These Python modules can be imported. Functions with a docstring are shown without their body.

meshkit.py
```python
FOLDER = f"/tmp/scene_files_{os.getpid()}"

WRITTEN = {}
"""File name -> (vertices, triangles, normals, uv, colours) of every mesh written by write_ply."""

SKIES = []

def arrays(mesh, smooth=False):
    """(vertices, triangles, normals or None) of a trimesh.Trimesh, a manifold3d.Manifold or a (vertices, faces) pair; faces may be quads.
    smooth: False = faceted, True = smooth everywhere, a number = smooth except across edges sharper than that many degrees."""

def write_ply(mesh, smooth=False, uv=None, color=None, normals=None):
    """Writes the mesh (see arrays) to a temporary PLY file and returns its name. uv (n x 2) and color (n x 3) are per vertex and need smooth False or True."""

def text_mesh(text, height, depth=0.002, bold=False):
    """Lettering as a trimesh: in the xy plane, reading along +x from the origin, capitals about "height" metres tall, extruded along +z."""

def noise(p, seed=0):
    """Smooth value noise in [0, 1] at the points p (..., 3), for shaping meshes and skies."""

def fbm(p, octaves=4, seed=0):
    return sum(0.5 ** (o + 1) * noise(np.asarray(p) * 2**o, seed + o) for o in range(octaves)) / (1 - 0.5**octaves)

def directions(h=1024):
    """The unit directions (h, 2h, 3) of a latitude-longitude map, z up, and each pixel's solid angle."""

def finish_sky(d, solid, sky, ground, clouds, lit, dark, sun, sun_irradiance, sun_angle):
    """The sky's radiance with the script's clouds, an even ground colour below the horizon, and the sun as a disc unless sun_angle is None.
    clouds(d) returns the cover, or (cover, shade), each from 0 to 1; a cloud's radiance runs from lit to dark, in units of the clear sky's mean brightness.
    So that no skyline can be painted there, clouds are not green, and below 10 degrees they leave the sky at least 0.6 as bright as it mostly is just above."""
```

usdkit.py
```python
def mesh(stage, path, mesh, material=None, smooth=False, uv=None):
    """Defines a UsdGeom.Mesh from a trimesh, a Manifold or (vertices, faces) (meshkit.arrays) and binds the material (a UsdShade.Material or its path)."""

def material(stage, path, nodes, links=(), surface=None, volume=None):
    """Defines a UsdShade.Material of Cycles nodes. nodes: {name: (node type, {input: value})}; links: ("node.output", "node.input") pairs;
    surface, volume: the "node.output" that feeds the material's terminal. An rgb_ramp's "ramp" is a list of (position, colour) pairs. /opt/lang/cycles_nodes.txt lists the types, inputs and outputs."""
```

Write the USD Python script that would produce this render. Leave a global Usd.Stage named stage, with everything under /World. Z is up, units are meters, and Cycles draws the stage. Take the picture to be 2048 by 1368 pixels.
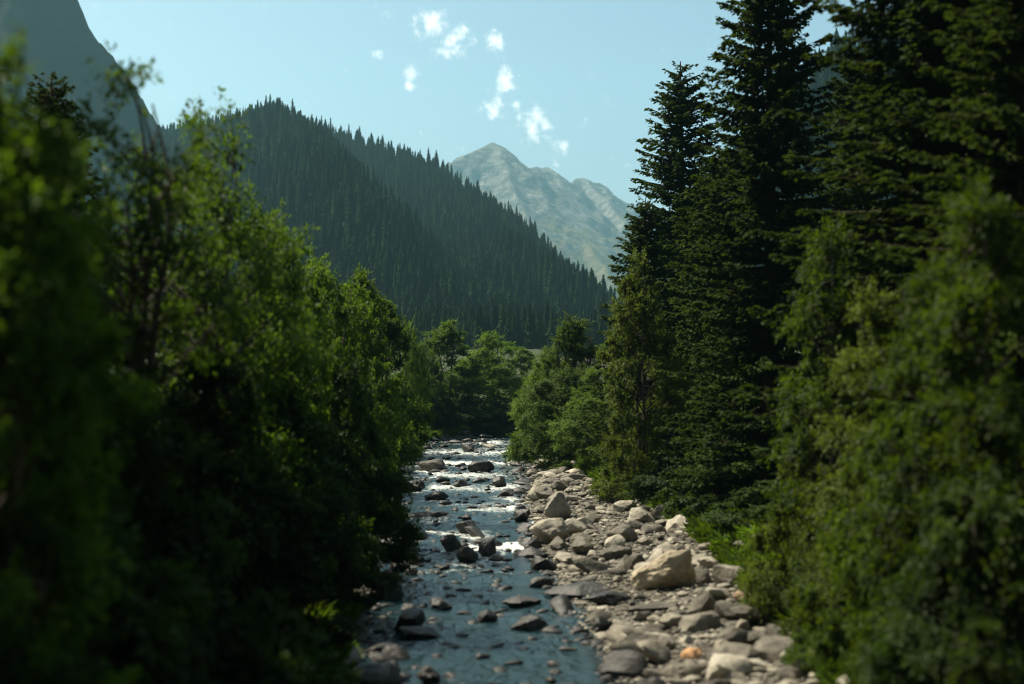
import math, numpy as np, trimesh, usdkit, meshkit
from pxr import Usd, UsdGeom, UsdLux, UsdShade, Gf, Sdf, Vt

stage = Usd.Stage.CreateInMemory()
UsdGeom.SetStageUpAxis(stage, UsdGeom.Tokens.z)
UsdGeom.SetStageMetersPerUnit(stage, 1.0)
WORLD = UsdGeom.Xform.Define(stage, '/World').GetPrim()
UsdGeom.Scope.Define(stage, '/World/Looks')

# ------------------------------------------------------------------ camera, sky, sun, exposure
CAM_Z, FPX, HORIZON = 6.0, 2844.0, 800.0
PITCH = math.atan((HORIZON - 684) / FPX)
cam = UsdGeom.Camera.Define(stage, '/World/camera')
cam.CreateFocalLengthAttr(50.0)
cam.CreateHorizontalApertureAttr(36.0)
cam.CreateVerticalApertureAttr(36.0 * 684 / 1024)
cam.CreateClippingRangeAttr(Gf.Vec2f(0.1, 60000))
cam.CreateFStopAttr(0.45)
cam.CreateFocusDistanceAttr(120.0)
cam.CreateExposureAttr(0.95)
cam.AddTranslateOp().Set((0, 0, CAM_Z))
cam.AddRotateXOp().Set(90 + math.degrees(PITCH))

SUN_ELEV = math.radians(54)
SUN_AZ = math.atan2(-0.87, 0.50)
SUN = np.array([math.cos(SUN_ELEV) * math.sin(SUN_AZ), math.cos(SUN_ELEV) * math.cos(SUN_AZ), math.sin(SUN_ELEV)])
sun = UsdLux.DistantLight.Define(stage, '/World/sun')
sun.CreateNormalizeAttr(True)
sun.CreateIntensityAttr(1.25)
sun.CreateAngleAttr(0.5)
sun.CreateColorAttr(Gf.Vec3f(1.0, 0.90, 0.72))
q = Gf.Rotation(Gf.Vec3d(0, 0, 1), Gf.Vec3d(*map(float, SUN)))
sun.AddOrientOp(UsdGeom.XformOp.PrecisionDouble).Set(Gf.Quatd(q.GetQuat()))


def view_dir(px, py):
    d = np.array([(px - 1024) / FPX, 1.0, -(py - 684) / FPX])
    c, s = math.cos(PITCH), math.sin(PITCH)
    d = np.array([d[0], d[1] * c - d[2] * s, d[1] * s + d[2] * c])
    return d / np.linalg.norm(d)


# small fair-weather clouds: where they stand in the sky (direction, half width, height / width)
CLOUDS = [(862, 48, 40), (905, 76, 34), (998, 85, 28), (822, 148, 17), (820, 172, 13), (1014, 160, 28), (990, 214, 30), (1032, 208, 16),
          (1062, 246, 38), (1092, 254, 26), (1124, 294, 18), (755, 108, 15), (1112, 330, 10)]
nodes = {
    'tc': ('texture_coordinate', {}),
    'sky': ('sky_texture', {'sky_type': 'single_scattering', 'sun_disc': False, 'sun_elevation': SUN_ELEV, 'sun_rotation': SUN_AZ,
                            'altitude': 900.0, 'air_density': 1.0, 'aerosol_density': 6.5, 'ozone_density': 1.5}),
    'grade': ('mix_color', {'blend_type': 'multiply', 'fac': 1.0, 'b': (1.0, 1.08, 0.98)}),
    'warp': ('noise_texture', {'scale': 60.0, 'detail': 3.0}),
    'puff': ('noise_texture', {'scale': 85.0, 'detail': 7.0, 'roughness': 0.62}),
    'cov': ('math', {'math_type': 'multiply_add', 'value2': 3.0, 'value3': -1.5}),
    'sum': ('math', {'math_type': 'add'}),
    'edge': ('map_range', {'range_type': 'smoothstep', 'from_min': 0.30, 'from_max': 1.45, 'to_min': 0.0, 'to_max': 0.82, 'clamp': True}),
    'cloudcol': ('mix_color', {'fac': 0.0, 'a': (13.0, 12.4, 11.6), 'b': (1, 1, 1)}),
    'mix': ('mix_color', {'blend_type': 'mix', 'use_clamp': False}),
    'bg': ('background_shader', {'strength': 0.069}),
}
links = [('sky.color', 'grade.a'), ('tc.generated', 'puff.vector'), ('tc.generated', 'warp.vector')]
prev = None
for i, (px, py, r) in enumerate(CLOUDS):
    d = view_dir(px, py)
    nodes[f'd{i}'] = ('vector_math', {'math_type': 'distance', 'vector2': tuple(d)})
    nodes[f'm{i}'] = ('map_range', {'from_min': 0.0, 'from_max': 1.5 * r / FPX, 'to_min': 1.0, 'to_max': 0.0, 'clamp': True})
    links += [('tc.generated', f'd{i}.vector1'), (f'd{i}.value', f'm{i}.value')]
    if prev is None:
        prev = f'm{i}.result'
    else:
        nodes[f'x{i}'] = ('math', {'math_type': 'maximum'})
        links += [(prev, f'x{i}.value1'), (f'm{i}.result', f'x{i}.value2')]
        prev = f'x{i}.value'
links += [('puff.fac', 'cov.value1'), (prev, 'sum.value1'), ('cov.value', 'sum.value2'), ('sum.value', 'edge.value'),
          ('edge.result', 'mix.fac'), ('grade.result', 'mix.a'), ('cloudcol.result', 'mix.b'), ('mix.result', 'bg.color')]
skymat = usdkit.material(stage, '/World/Looks/sky_look', nodes, links, surface='bg.background')
dome = UsdLux.DomeLight.Define(stage, '/World/sky')
UsdShade.MaterialBindingAPI.Apply(dome.GetPrim()).Bind(skymat)
dome.GetPrim().SetCustomDataByKey('kind', 'structure')

# ------------------------------------------------------------------ helpers
used = {}


def numbered(name, parent='/World'):
    k = used.get((parent, name), -1) + 1
    used[(parent, name)] = k
    return f'{parent}/{name}' if k == 0 else f'{parent}/{name}_{k:03d}'


def tag(p, label=None, cat=None, group=None, kind=None):
    p = p.GetPrim() if hasattr(p, 'GetPrim') else p
    for k, v in (('label', label), ('category', cat), ('group', group), ('kind', kind)):
        if v:
            p.SetCustomDataByKey(k, v)
    return p


def obj(name, mesh, m, parent='/World', smooth=False, **kw):
    return usdkit.mesh(stage, numbered(name, parent), mesh, m, smooth=smooth, **kw)


def cls(name):
    p = f'/World/{name}'
    stage.CreateClassPrim(p)
    return p


def place(name, proto, loc, rz=0.0, s=(1, 1, 1), label=None, cat=None, group=None, tilt=(0, 0)):
    x = UsdGeom.Xform.Define(stage, numbered(name))
    x.AddTranslateOp().Set(tuple(map(float, loc)))
    if tilt != (0, 0):
        x.AddRotateXYZOp().Set((float(tilt[0]), float(tilt[1]), math.degrees(rz)))
    else:
        x.AddRotateZOp().Set(math.degrees(rz))
    x.AddScaleOp().Set(tuple(map(float, s)))
    p = x.GetPrim()
    p.GetReferences().AddInternalReference(proto)
    p.SetInstanceable(True)
    return tag(p, label, cat, group)


def quat_z(a):
    return Gf.Quath(float(math.cos(a / 2)), 0, 0, float(math.sin(a / 2)))


def instancer(name, protos, pts, idx, rot, scl, parent=None, **t):
    """protos: [(part name, mesh, material, smooth)]; prototypes live under the instancer."""
    path = numbered(name, parent or '/World')
    pi = UsdGeom.PointInstancer.Define(stage, path)
    targets = []
    for k, parts in enumerate(protos):
        x = UsdGeom.Xform.Define(stage, f'{path}/source_{k:03d}')
        for n, me, ma, sm in parts:
            usdkit.mesh(stage, f'{path}/source_{k:03d}/{n}', me, ma, smooth=sm)
        targets.append(x.GetPath())
    pi.CreatePrototypesRel().SetTargets(targets)
    pi.CreateProtoIndicesAttr(Vt.IntArray.FromNumpy(np.asarray(idx, np.int32)))
    pi.CreatePositionsAttr(Vt.Vec3fArray.FromNumpy(np.asarray(pts, np.float32)))
    pi.CreateOrientationsAttr(Vt.QuathArray(rot))
    pi.CreateScalesAttr(Vt.Vec3fArray.FromNumpy(np.asarray(scl, np.float32)))
    return tag(pi, **t)


def interp(x, xs, ys):
    return np.interp(x, xs, ys)


# ------------------------------------------------------------------ materials
def leaf_mat(name, dark, light, transl=0.35, tcol=None, scale=0.55, rough=0.6, var=0.5, spec=0.18):
    tcol = tcol or tuple(min(1, c * 1.5) for c in light)
    return usdkit.material(stage, f'/World/Looks/{name}', {
        'g': ('geometry', {}), 'oi': ('object_info', {}),
        'n1': ('noise_texture', {'scale': scale, 'detail': 2.0}),
        'n2': ('noise_texture', {'scale': 9.0, 'detail': 1.0}),
        'a': ('math', {'math_type': 'multiply_add', 'value2': 0.6}),
        'o': ('math', {'math_type': 'multiply_add', 'value2': var, 'value3': -var * 0.5}),
        's': ('math', {'math_type': 'add'}),
        'm': ('map_range', {'from_min': 0.55, 'from_max': 1.18, 'to_min': 0.0, 'to_max': 1.0, 'clamp': True}),
        'c': ('mix_color', {'a': dark, 'b': light}),
        'ct': ('mix_color', {'a': tuple(c * 0.6 for c in tcol), 'b': tcol}),
        'p': ('principled_bsdf', {'roughness': rough, 'specular_ior_level': spec}),
        't': ('translucent_bsdf', {}),
        'mx': ('mix_closure', {'fac': transl}),
    }, [('g.position', 'n1.vector'), ('g.position', 'n2.vector'), ('n1.fac', 'a.value3'), ('n2.fac', 'a.value1'), ('oi.random', 'o.value1'),
        ('a.value', 's.value1'), ('o.value', 's.value2'), ('s.value', 'm.value'), ('m.result', 'c.fac'), ('m.result', 'ct.fac'),
        ('c.result', 'p.base_color'), ('ct.result', 't.color'), ('p.BSDF', 'mx.closure1'), ('t.BSDF', 'mx.closure2')], surface='mx.closure')


def noise_mat(name, stops, scale=2.0, detail=6.0, rough=0.85, bump=0.0, bscale=None, spec=0.3, fine=0.0, var=0.0, dist=0.1):
    nd = {'g': ('geometry', {}), 'oi': ('object_info', {}), 'n': ('noise_texture', {'scale': scale, 'detail': detail, 'roughness': 0.6}),
          'o': ('math', {'math_type': 'multiply_add', 'value2': var, 'value3': -var * 0.5}), 's': ('math', {'math_type': 'add'}),
          'r': ('rgb_ramp', {'ramp': stops}),
          'p': ('principled_bsdf', {'roughness': rough, 'specular_ior_level': spec})}
    ln = [('g.position', 'n.vector'), ('n.fac', 's.value1'), ('oi.random', 'o.value1'), ('o.value', 's.value2'), ('s.value', 'r.fac'), ('r.color', 'p.base_color')]
    if bump:
        nd['nb'] = ('noise_texture', {'scale': bscale or scale * 4, 'detail': 6.0, 'roughness': 0.65})
        nd['b'] = ('bump', {'strength': bump, 'distance': dist})
        ln += [('g.position', 'nb.vector'), ('nb.fac', 'b.height'), ('b.normal', 'p.normal')]
    return usdkit.material(stage, f'/World/Looks/{name}', nd, ln, surface='p.BSDF')


M = {}
M['alder'] = leaf_mat('alder_leaves', (0.009, 0.024, 0.003), (0.066, 0.130, 0.011), 0.36, (0.15, 0.27, 0.012))
M['shaded_bush'] = leaf_mat('shaded_bush_leaves', (0.005, 0.013, 0.002), (0.034, 0.066, 0.006), 0.26, (0.08, 0.15, 0.008))  # bush leaves darkened: the deep shade of the banks is put into the colour
M['alder_sunlit'] = leaf_mat('alder_sunlit_leaves', (0.018, 0.042, 0.005), (0.100, 0.175, 0.016), 0.38, (0.17, 0.30, 0.014))  # brighter copy of the alder leaves, sunlight on the crowns put into the colour
M['willow'] = leaf_mat('willow_leaves', (0.028, 0.055, 0.008), (0.115, 0.185, 0.024), 0.36, (0.17, 0.27, 0.025))
M['olive'] = leaf_mat('olive_leaves', (0.024, 0.042, 0.005), (0.085, 0.125, 0.014), 0.36, (0.16, 0.22, 0.015))
M['fresh'] = leaf_mat('fresh_leaves', (0.010, 0.024, 0.003), (0.054, 0.096, 0.005), 0.36, (0.13, 0.21, 0.005))
M['needle'] = leaf_mat('spruce_needles', (0.007, 0.016, 0.003), (0.048, 0.082, 0.010), 0.20, (0.10, 0.16, 0.012), scale=0.8, var=0.2, rough=0.7, spec=0.06)
M['far_needle'] = leaf_mat('far_spruce_needles', (0.003, 0.010, 0.005), (0.020, 0.040, 0.013), 0.10, (0.05, 0.09, 0.02), scale=0.016, var=1.1, rough=0.9, spec=0.03)
M['bark'] = noise_mat('bark', [(0.3, (0.035, 0.028, 0.022)), (0.7, (0.11, 0.095, 0.08))], 6, bump=0.6, bscale=14, dist=0.03)
M['spruce_bark'] = noise_mat('spruce_bark', [(0.3, (0.03, 0.02, 0.015)), (0.7, (0.085, 0.06, 0.045))], 5, bump=0.6, bscale=12, dist=0.03)
M['rock'] = noise_mat('river_stone', [(0.15, (0.05, 0.046, 0.038)), (0.42, (0.13, 0.118, 0.094)), (0.62, (0.245, 0.222, 0.175)), (0.85, (0.40, 0.37, 0.30))], 2.2, 7, 0.8, 0.8, 9, var=0.55, dist=0.08)
M['tan_rock'] = noise_mat('tan_stone', [(0.28, (0.14, 0.115, 0.08)), (0.42, (0.30, 0.25, 0.175)), (0.58, (0.42, 0.36, 0.26)), (0.75, (0.52, 0.46, 0.35))], 3.2, 9, 0.85, 1.0, 6, dist=0.12)
M['red_rock'] = noise_mat('red_stone', [(0.25, (0.20, 0.12, 0.09)), (0.6, (0.36, 0.24, 0.18)), (0.8, (0.45, 0.36, 0.28))], 2.0, 8, 0.85, 0.6, 6, dist=0.06)
M['orange_rock'] = noise_mat('orange_stone', [(0.25, (0.40, 0.22, 0.10)), (0.6, (0.58, 0.34, 0.17)), (0.8, (0.62, 0.48, 0.32))], 2.0, 8, 0.85, 0.6, 6, dist=0.06)
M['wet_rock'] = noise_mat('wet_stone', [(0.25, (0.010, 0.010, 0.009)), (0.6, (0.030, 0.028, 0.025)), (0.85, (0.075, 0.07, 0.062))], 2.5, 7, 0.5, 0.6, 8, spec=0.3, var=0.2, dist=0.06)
M['gravel'] = noise_mat('gravel', [(0.25, (0.09, 0.085, 0.07)), (0.5, (0.22, 0.205, 0.17)), (0.75, (0.36, 0.34, 0.285))], 5, 8, 0.9, 0.8, 16, dist=0.08)


def ground_mat():
    """Forest soil and moss; gravel where the primvar says so; meadow far up the valley."""
    return usdkit.material(stage, '/World/Looks/ground_look', {
        'g': ('geometry', {}), 'n': ('noise_texture', {'scale': 0.9, 'detail': 7.0, 'roughness': 0.65}),
        'n2': ('noise_texture', {'scale': 6.0, 'detail': 8.0, 'roughness': 0.7}), 'a': ('attribute', {'attribute': 'gravel'}),
        'soil': ('rgb_ramp', {'ramp': [(0.3, (0.022, 0.018, 0.012)), (0.5, (0.030, 0.040, 0.014)), (0.7, (0.05, 0.068, 0.02))]}),
        'grav': ('rgb_ramp', {'ramp': [(0.3, (0.03, 0.028, 0.023)), (0.5, (0.085, 0.078, 0.064)), (0.72, (0.20, 0.185, 0.155))]}),
        'm': ('mix_color', {}), 'nb': ('bump', {'strength': 0.7, 'distance': 0.12}), 'p': ('principled_bsdf', {'roughness': 0.9, 'specular_ior_level': 0.2}),
    }, [('g.position', 'n.vector'), ('g.position', 'n2.vector'), ('n.fac', 'soil.fac'), ('n2.fac', 'grav.fac'), ('a.fac', 'm.fac'), ('soil.color', 'm.a'), ('grav.color', 'm.b'),
        ('n2.fac', 'nb.height'), ('nb.normal', 'p.normal'), ('m.result', 'p.base_color')], surface='p.BSDF')


def water_mat():
    return usdkit.material(stage, '/World/Looks/water_look', {
        'g': ('geometry', {}), 'mp': ('mapping', {'scale': (1.0, 0.42, 1.0)}),
        'n': ('noise_texture', {'scale': 2.6, 'detail': 5.0, 'roughness': 0.55}), 'nf': ('noise_texture', {'scale': 7.0, 'detail': 5.0, 'roughness': 0.7, 'distortion': 0.8}),
        'a': ('attribute', {'attribute': 'foam'}),
        'f1': ('math', {'math_type': 'multiply_add', 'value2': 1.3, 'value3': -0.65}), 'f2': ('math', {'math_type': 'add'}),
        'f3': ('map_range', {'range_type': 'smoothstep', 'from_min': 0.30, 'from_max': 0.85, 'to_min': 0.0, 'to_max': 1.0, 'clamp': True}),
        'c': ('mix_color', {'a': (0.010, 0.024, 0.028), 'b': (0.60, 0.63, 0.59)}),
        'r': ('mix_float', {'a': 0.16, 'b': 0.75}),
        'b': ('bump', {'strength': 1.0, 'distance': 0.22}),
        'p': ('principled_bsdf', {'ior': 1.33, 'specular_ior_level': 0.5}),
    }, [('g.position', 'mp.vector'), ('mp.vector', 'n.vector'), ('mp.vector', 'nf.vector'), ('nf.fac', 'f1.value1'), ('f1.value', 'f2.value1'), ('a.fac', 'f2.value2'), ('f2.value', 'f3.value'),
        ('f3.result', 'c.fac'), ('f3.result', 'r.fac'), ('c.result', 'p.base_color'), ('r.result', 'p.roughness'), ('n.fac', 'b.height'), ('b.normal', 'p.normal')], surface='p.BSDF')


def mountain_mat(name, rock, grass, lo, hi, scale):
    """Rock on steep and high faces, dry grass on gentler and lower ones."""
    return usdkit.material(stage, f'/World/Looks/{name}', {
        'g': ('geometry', {}), 'sx': ('separate_xyz', {}), 'sn': ('separate_xyz', {}),
        'n': ('noise_texture', {'scale': scale, 'detail': 9.0, 'roughness': 0.62}), 'n2': ('noise_texture', {'scale': scale * 5, 'detail': 8.0, 'roughness': 0.7}),
        'h': ('map_range', {'from_min': lo, 'from_max': hi, 'to_min': 0.42, 'to_max': -0.45, 'clamp': True}),
        'k': ('math', {'math_type': 'multiply_add', 'value2': 1.9, 'value3': -0.72}),
        'st': ('map_range', {'from_min': 0.55, 'from_max': 0.9, 'to_min': -0.25, 'to_max': 0.30, 'clamp': True}),
        's1': ('math', {'math_type': 'add'}), 's2': ('math', {'math_type': 'add'}),
        'f': ('map_range', {'range_type': 'smoothstep', 'from_min': 0.22, 'from_max': 0.55, 'to_min': 0.0, 'to_max': 1.0, 'clamp': True}),
        'rr': ('rgb_ramp', {'ramp': rock}), 'gr': ('rgb_ramp', {'ramp': grass}), 'm': ('mix_color', {}),
        'b': ('bump', {'strength': 1.0, 'distance': 30.0}),
        'p': ('principled_bsdf', {'roughness': 0.95, 'specular_ior_level': 0.1}),
    }, [('g.position', 'n.vector'), ('g.position', 'n2.vector'), ('g.position', 'sx.vector'), ('g.normal', 'sn.vector'), ('sx.z', 'h.value'), ('n.fac', 'k.value1'), ('sn.z', 'st.value'),
        ('h.result', 's1.value1'), ('k.value', 's1.value2'), ('s1.value', 's2.value1'), ('st.result', 's2.value2'), ('s2.value', 'f.value'),
        ('n2.fac', 'rr.fac'), ('n2.fac', 'gr.fac'), ('rr.color', 'm.a'), ('gr.color', 'm.b'), ('f.result', 'm.fac'), ('m.result', 'p.base_color'),
        ('n2.fac', 'b.height'), ('b.normal', 'p.normal')], surface='p.BSDF')


M['ground'] = ground_mat()
M['water'] = water_mat()
M['peak'] = mountain_mat('peak_rock', [(0.34, (0.05, 0.052, 0.052)), (0.5, (0.135, 0.134, 0.126)), (0.66, (0.26, 0.255, 0.232))],
                         [(0.34, (0.05, 0.055, 0.025)), (0.5, (0.11, 0.10, 0.05)), (0.66, (0.18, 0.155, 0.085))], 350, 900, 0.006)
M['cliff'] = mountain_mat('cliff_rock', [(0.3, (0.010, 0.014, 0.013)), (0.7, (0.042, 0.046, 0.042))], [(0.3, (0.006, 0.013, 0.007)), (0.7, (0.020, 0.030, 0.013))], 400, 1100, 0.006)
M['forest_floor'] = noise_mat('hill_floor', [(0.3, (0.006, 0.011, 0.004)), (0.7, (0.018, 0.028, 0.010))], 0.05, spec=0.02)

# ------------------------------------------------------------------ terrain: valley floor, river bed, banks
YS = [-300, 0, 20, 30, 40, 56, 77, 100, 120, 138, 150, 160, 175, 9000]
XL = [-2.2, -2.2, -2.6, -3.1, -3.9, -5.3, -6.2, -7.6, -8.3, -7.5, -2.5, 4, 16, 16]
XR = [4, 3.6, 3.1, 2.5, 1.9, 0.8, 0.7, 1.2, 1.7, 2.4, 9.0, 15, 26, 26]
XG = [7, 6.0, 6.2, 6.9, 7.3, 7.5, 5.4, 4.2, 3.2, 3.4, 10, 16, 27, 27]
PY = [-300, 40, 140, 170, 250, 700, 1500, 3000, 9000]
PZ = [0, 0, 2.0, 2.6, 7.0, 27, 80, 170, 380]


def water_z(y):
    return interp(y, PY, PZ)


def ground_z(x, y):
    x, y = np.asarray(x, float), np.asarray(y, float)
    zw, xl, xr, xg = water_z(y), interp(y, YS, XL), interp(y, YS, XR), interp(y, YS, XG)
    mid, half = (xl + xr) / 2, (xr - xl) / 2
    bed = -0.55 * np.clip(1 - ((x - mid) / half) ** 2, 0, 1) - 0.06
    dl = np.maximum(xl - x, 0)
    left = interp(dl, [0, 0.8, 3, 8, 20, 60, 300, 4000], [-0.06, 0.35, 1.3, 2.4, 4.0, 9, 20, 60])
    dr = np.maximum(x - xr, 0)
    w = np.maximum(xg - xr, 0.3)
    bar = np.where(dr < w, -0.06 + 0.75 * (dr / w) ** 0.8, 0.69 + interp(dr - w, [0, 1, 4, 12, 60, 300, 4000], [0, 0.5, 1.7, 3.0, 8, 20, 60]))
    n = (meshkit.fbm(np.stack([x * 0.35, y * 0.35, x * 0], -1), 4, 3) - 0.5) * 0.7
    far = (meshkit.fbm(np.stack([x * 0.01, y * 0.01, x * 0], -1), 4, 5) - 0.5) * np.clip((np.abs(x) + np.abs(y) - 120) * 0.03, 0, 14)
    left = np.where(left > 2.4, 2.4 + (left - 2.4) * np.clip(1.3 - y / 250, 0.15, 1), left)
    edge = np.maximum(np.abs(x) - 34 - 0.40 * np.maximum(y, 0), 0)
    back = np.maximum(-35 - y, 0)
    far = far + 420 * (1 - np.exp(-(0.75 * edge + 0.95 * back) / 420))  # steep valley sides out of view, added to block skylight from sides and behind
    return zw + np.where(x < xl, left, np.where(x > xr, bar, bed)) + n * np.clip(np.where(x < xl, dl, dr) * 0.8, 0.15, 1) + far


def grid_mesh(X, Y, Z):
    ny, nx = X.shape
    v = np.stack([X, Y, Z], -1).reshape(-1, 3)
    i = np.arange(nx * ny).reshape(ny, nx)
    f = np.stack([i[:-1, :-1], i[:-1, 1:], i[1:, 1:], i[1:, :-1]], -1).reshape(-1, 4)
    return v, f


def primvar(m, name, values):
    UsdGeom.PrimvarsAPI(m).CreatePrimvar(name, Sdf.ValueTypeNames.FloatArray, 'vertex').Set(Vt.FloatArray.FromNumpy(np.asarray(values, np.float32)))


xs = np.concatenate([-np.geomspace(4400, 16, 60), np.linspace(-15.6, 15.6, 130), np.geomspace(16, 4400, 60)])
ys = np.concatenate([[-290, -250, -200, -160, -120, -90, -60, -30, -15], np.linspace(-8, 180, 420), np.geomspace(182, 7400, 70)])
GX, GY = np.meshgrid(xs, ys)
GZ = ground_z(GX, GY)
v, f = grid_mesh(GX, GY, GZ)
ground = obj('ground', (v, f), M['ground'], smooth=True)
tag(ground, kind='structure')
xl, xr, xg = (interp(GY, YS, t) for t in (XL, XR, XG))
gn = (meshkit.fbm(np.stack([GX * 0.8, GY * 0.8, GX * 0], -1), 3, 9) - 0.5) * 2.0
gravel = np.clip((xg - GX + gn) / 0.8, 0, 1) * np.clip((GX - xl + 1.2 + gn) / 0.8, 0, 1)
primvar(ground, 'gravel', gravel.ravel())


def ground_hit(px, py):
    """Where the line of sight through a point of the picture first meets the ground or water."""
    d = view_dir(px, py)
    t = np.geomspace(8, 400, 6000)
    p = np.array([0, 0, CAM_Z]) + t[:, None] * d
    g = np.maximum(ground_z(p[:, 0], p[:, 1]), water_z(p[:, 1]) - 0.02)
    k = np.argmax(p[:, 2] <= g)
    return p[k]


def X(px, y):
    return (px - 1024) / FPX * y


def Z(py, y):
    return CAM_Z + (HORIZON - py) / FPX * y


# ------------------------------------------------------------------ stones
def stone(rng, res=2, n=16, flat=0.62, rough=0.05):
    """Angular weathered stone: the rounded hull of random points, about 1 m across, base at z = 0 after burying a little."""
    p = rng.normal(size=(n, 3))
    p /= np.linalg.norm(p, axis=1, keepdims=True)
    p *= rng.uniform(0.8, 1.0, (n, 1))
    p = np.vstack([p, np.eye(3) * rng.uniform(0.55, 0.8, (3, 1)), -np.eye(3) * rng.uniform(0.55, 0.8, (3, 1))])
    h = trimesh.convex.convex_hull(p)
    s = trimesh.creation.icosphere(res)
    d = s.vertices
    nrm, off = h.face_normals, (h.face_normals * h.triangles[:, 0]).sum(1)
    c = d @ nrm.T
    r = np.where(c > 0.05, off / np.maximum(c, 0.05), 9)
    k = np.sort(r, 1)[:, :3]
    r = k[:, 0] * 0.92 + k[:, 1] * 0.08
    v = d * np.minimum(r, 1.1)[:, None]
    sd = int(rng.integers(1000))
    v = v * (1 + (meshkit.fbm(d * 2.2 + 7, 3, sd)[:, None] - 0.5) * rough * 4 + (meshkit.fbm(d * 7.0 + 3, 2, sd + 9)[:, None] - 0.5) * 0.10)
    v = v / np.abs(v).max(0)
    v = v * 0.5 * np.array([1.0, rng.uniform(0.62, 0.95), flat * rng.uniform(0.8, 1.2)])
    return v, np.array(s.faces)


def turn(v, rz, tilt=0.0, tdir=0.0):
    R = trimesh.transformations.rotation_matrix(tilt, [math.cos(tdir), math.sin(tdir), 0])[:3, :3]
    R = trimesh.transformations.rotation_matrix(rz, [0, 0, 1])[:3, :3] @ R
    return v @ R.T


def put_stone(name, pos, size, m, rng, label, cat, group=None, flat=0.62, bury=0.25, res=2, n=16, rough=0.05, rz=None, stretch=1.0, smooth=20, tilt=None, shape=None):
    v, f = stone(rng, res, n, flat, rough)
    v = v * np.array([stretch, 1, 1]) * size
    if shape:
        v = shape(v, size)
    v = turn(v, rng.uniform(0, 6.28) if rz is None else rz, rng.uniform(-0.4, 0.4) * (1 if tilt is None else 0) + (tilt or 0), rng.uniform(0, 6.28))
    v[:, 2] -= v[:, 2].min() + bury * np.ptp(v[:, 2])
    o = obj(name, (v, f), m, smooth=smooth)
    o.AddTranslateOp().Set(tuple(map(float, pos)))
    return tag(o, label, cat, group)


rs = np.random.default_rng(11)
ROCKS = []          # (x, y, radius) that break the water


def boulder(px, py, wpx, m, label, flat=0.6, bury=0.2, stretch=1.0, rz=None, res=3, n=13, rough=0.05, tilt=None, shape=None):
    p = ground_hit(px, py)
    size = wpx / FPX * p[1] / max(stretch, 1.0) * 1.08
    p[2] = max(ground_z(p[0], p[1]), water_z(p[1]) - 0.1)
    p[1] += size * 0.35
    ROCKS.append((p[0], p[1], size * 0.5 * max(1, stretch * 0.8)))
    return put_stone('boulder', p, size, m, rs, label, 'boulder', None, flat, bury, res, n, rough, rz, stretch, tilt=tilt, shape=shape)


# boulders one can point at (bottom centre in the photograph, width there)
def overhang(v, size):
    """Undercut towards the camera, the top sloping down to the left."""
    f = (v[:, 2] - v[:, 2].min()) / np.ptp(v[:, 2])
    v = v.copy()
    v[:, 1] += size * 0.42 * (1 - f) ** 1.2
    v[:, 0] += size * 0.10 * f
    v[:, 2] *= 1 + 0.30 * v[:, 0] / size
    return v


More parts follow.
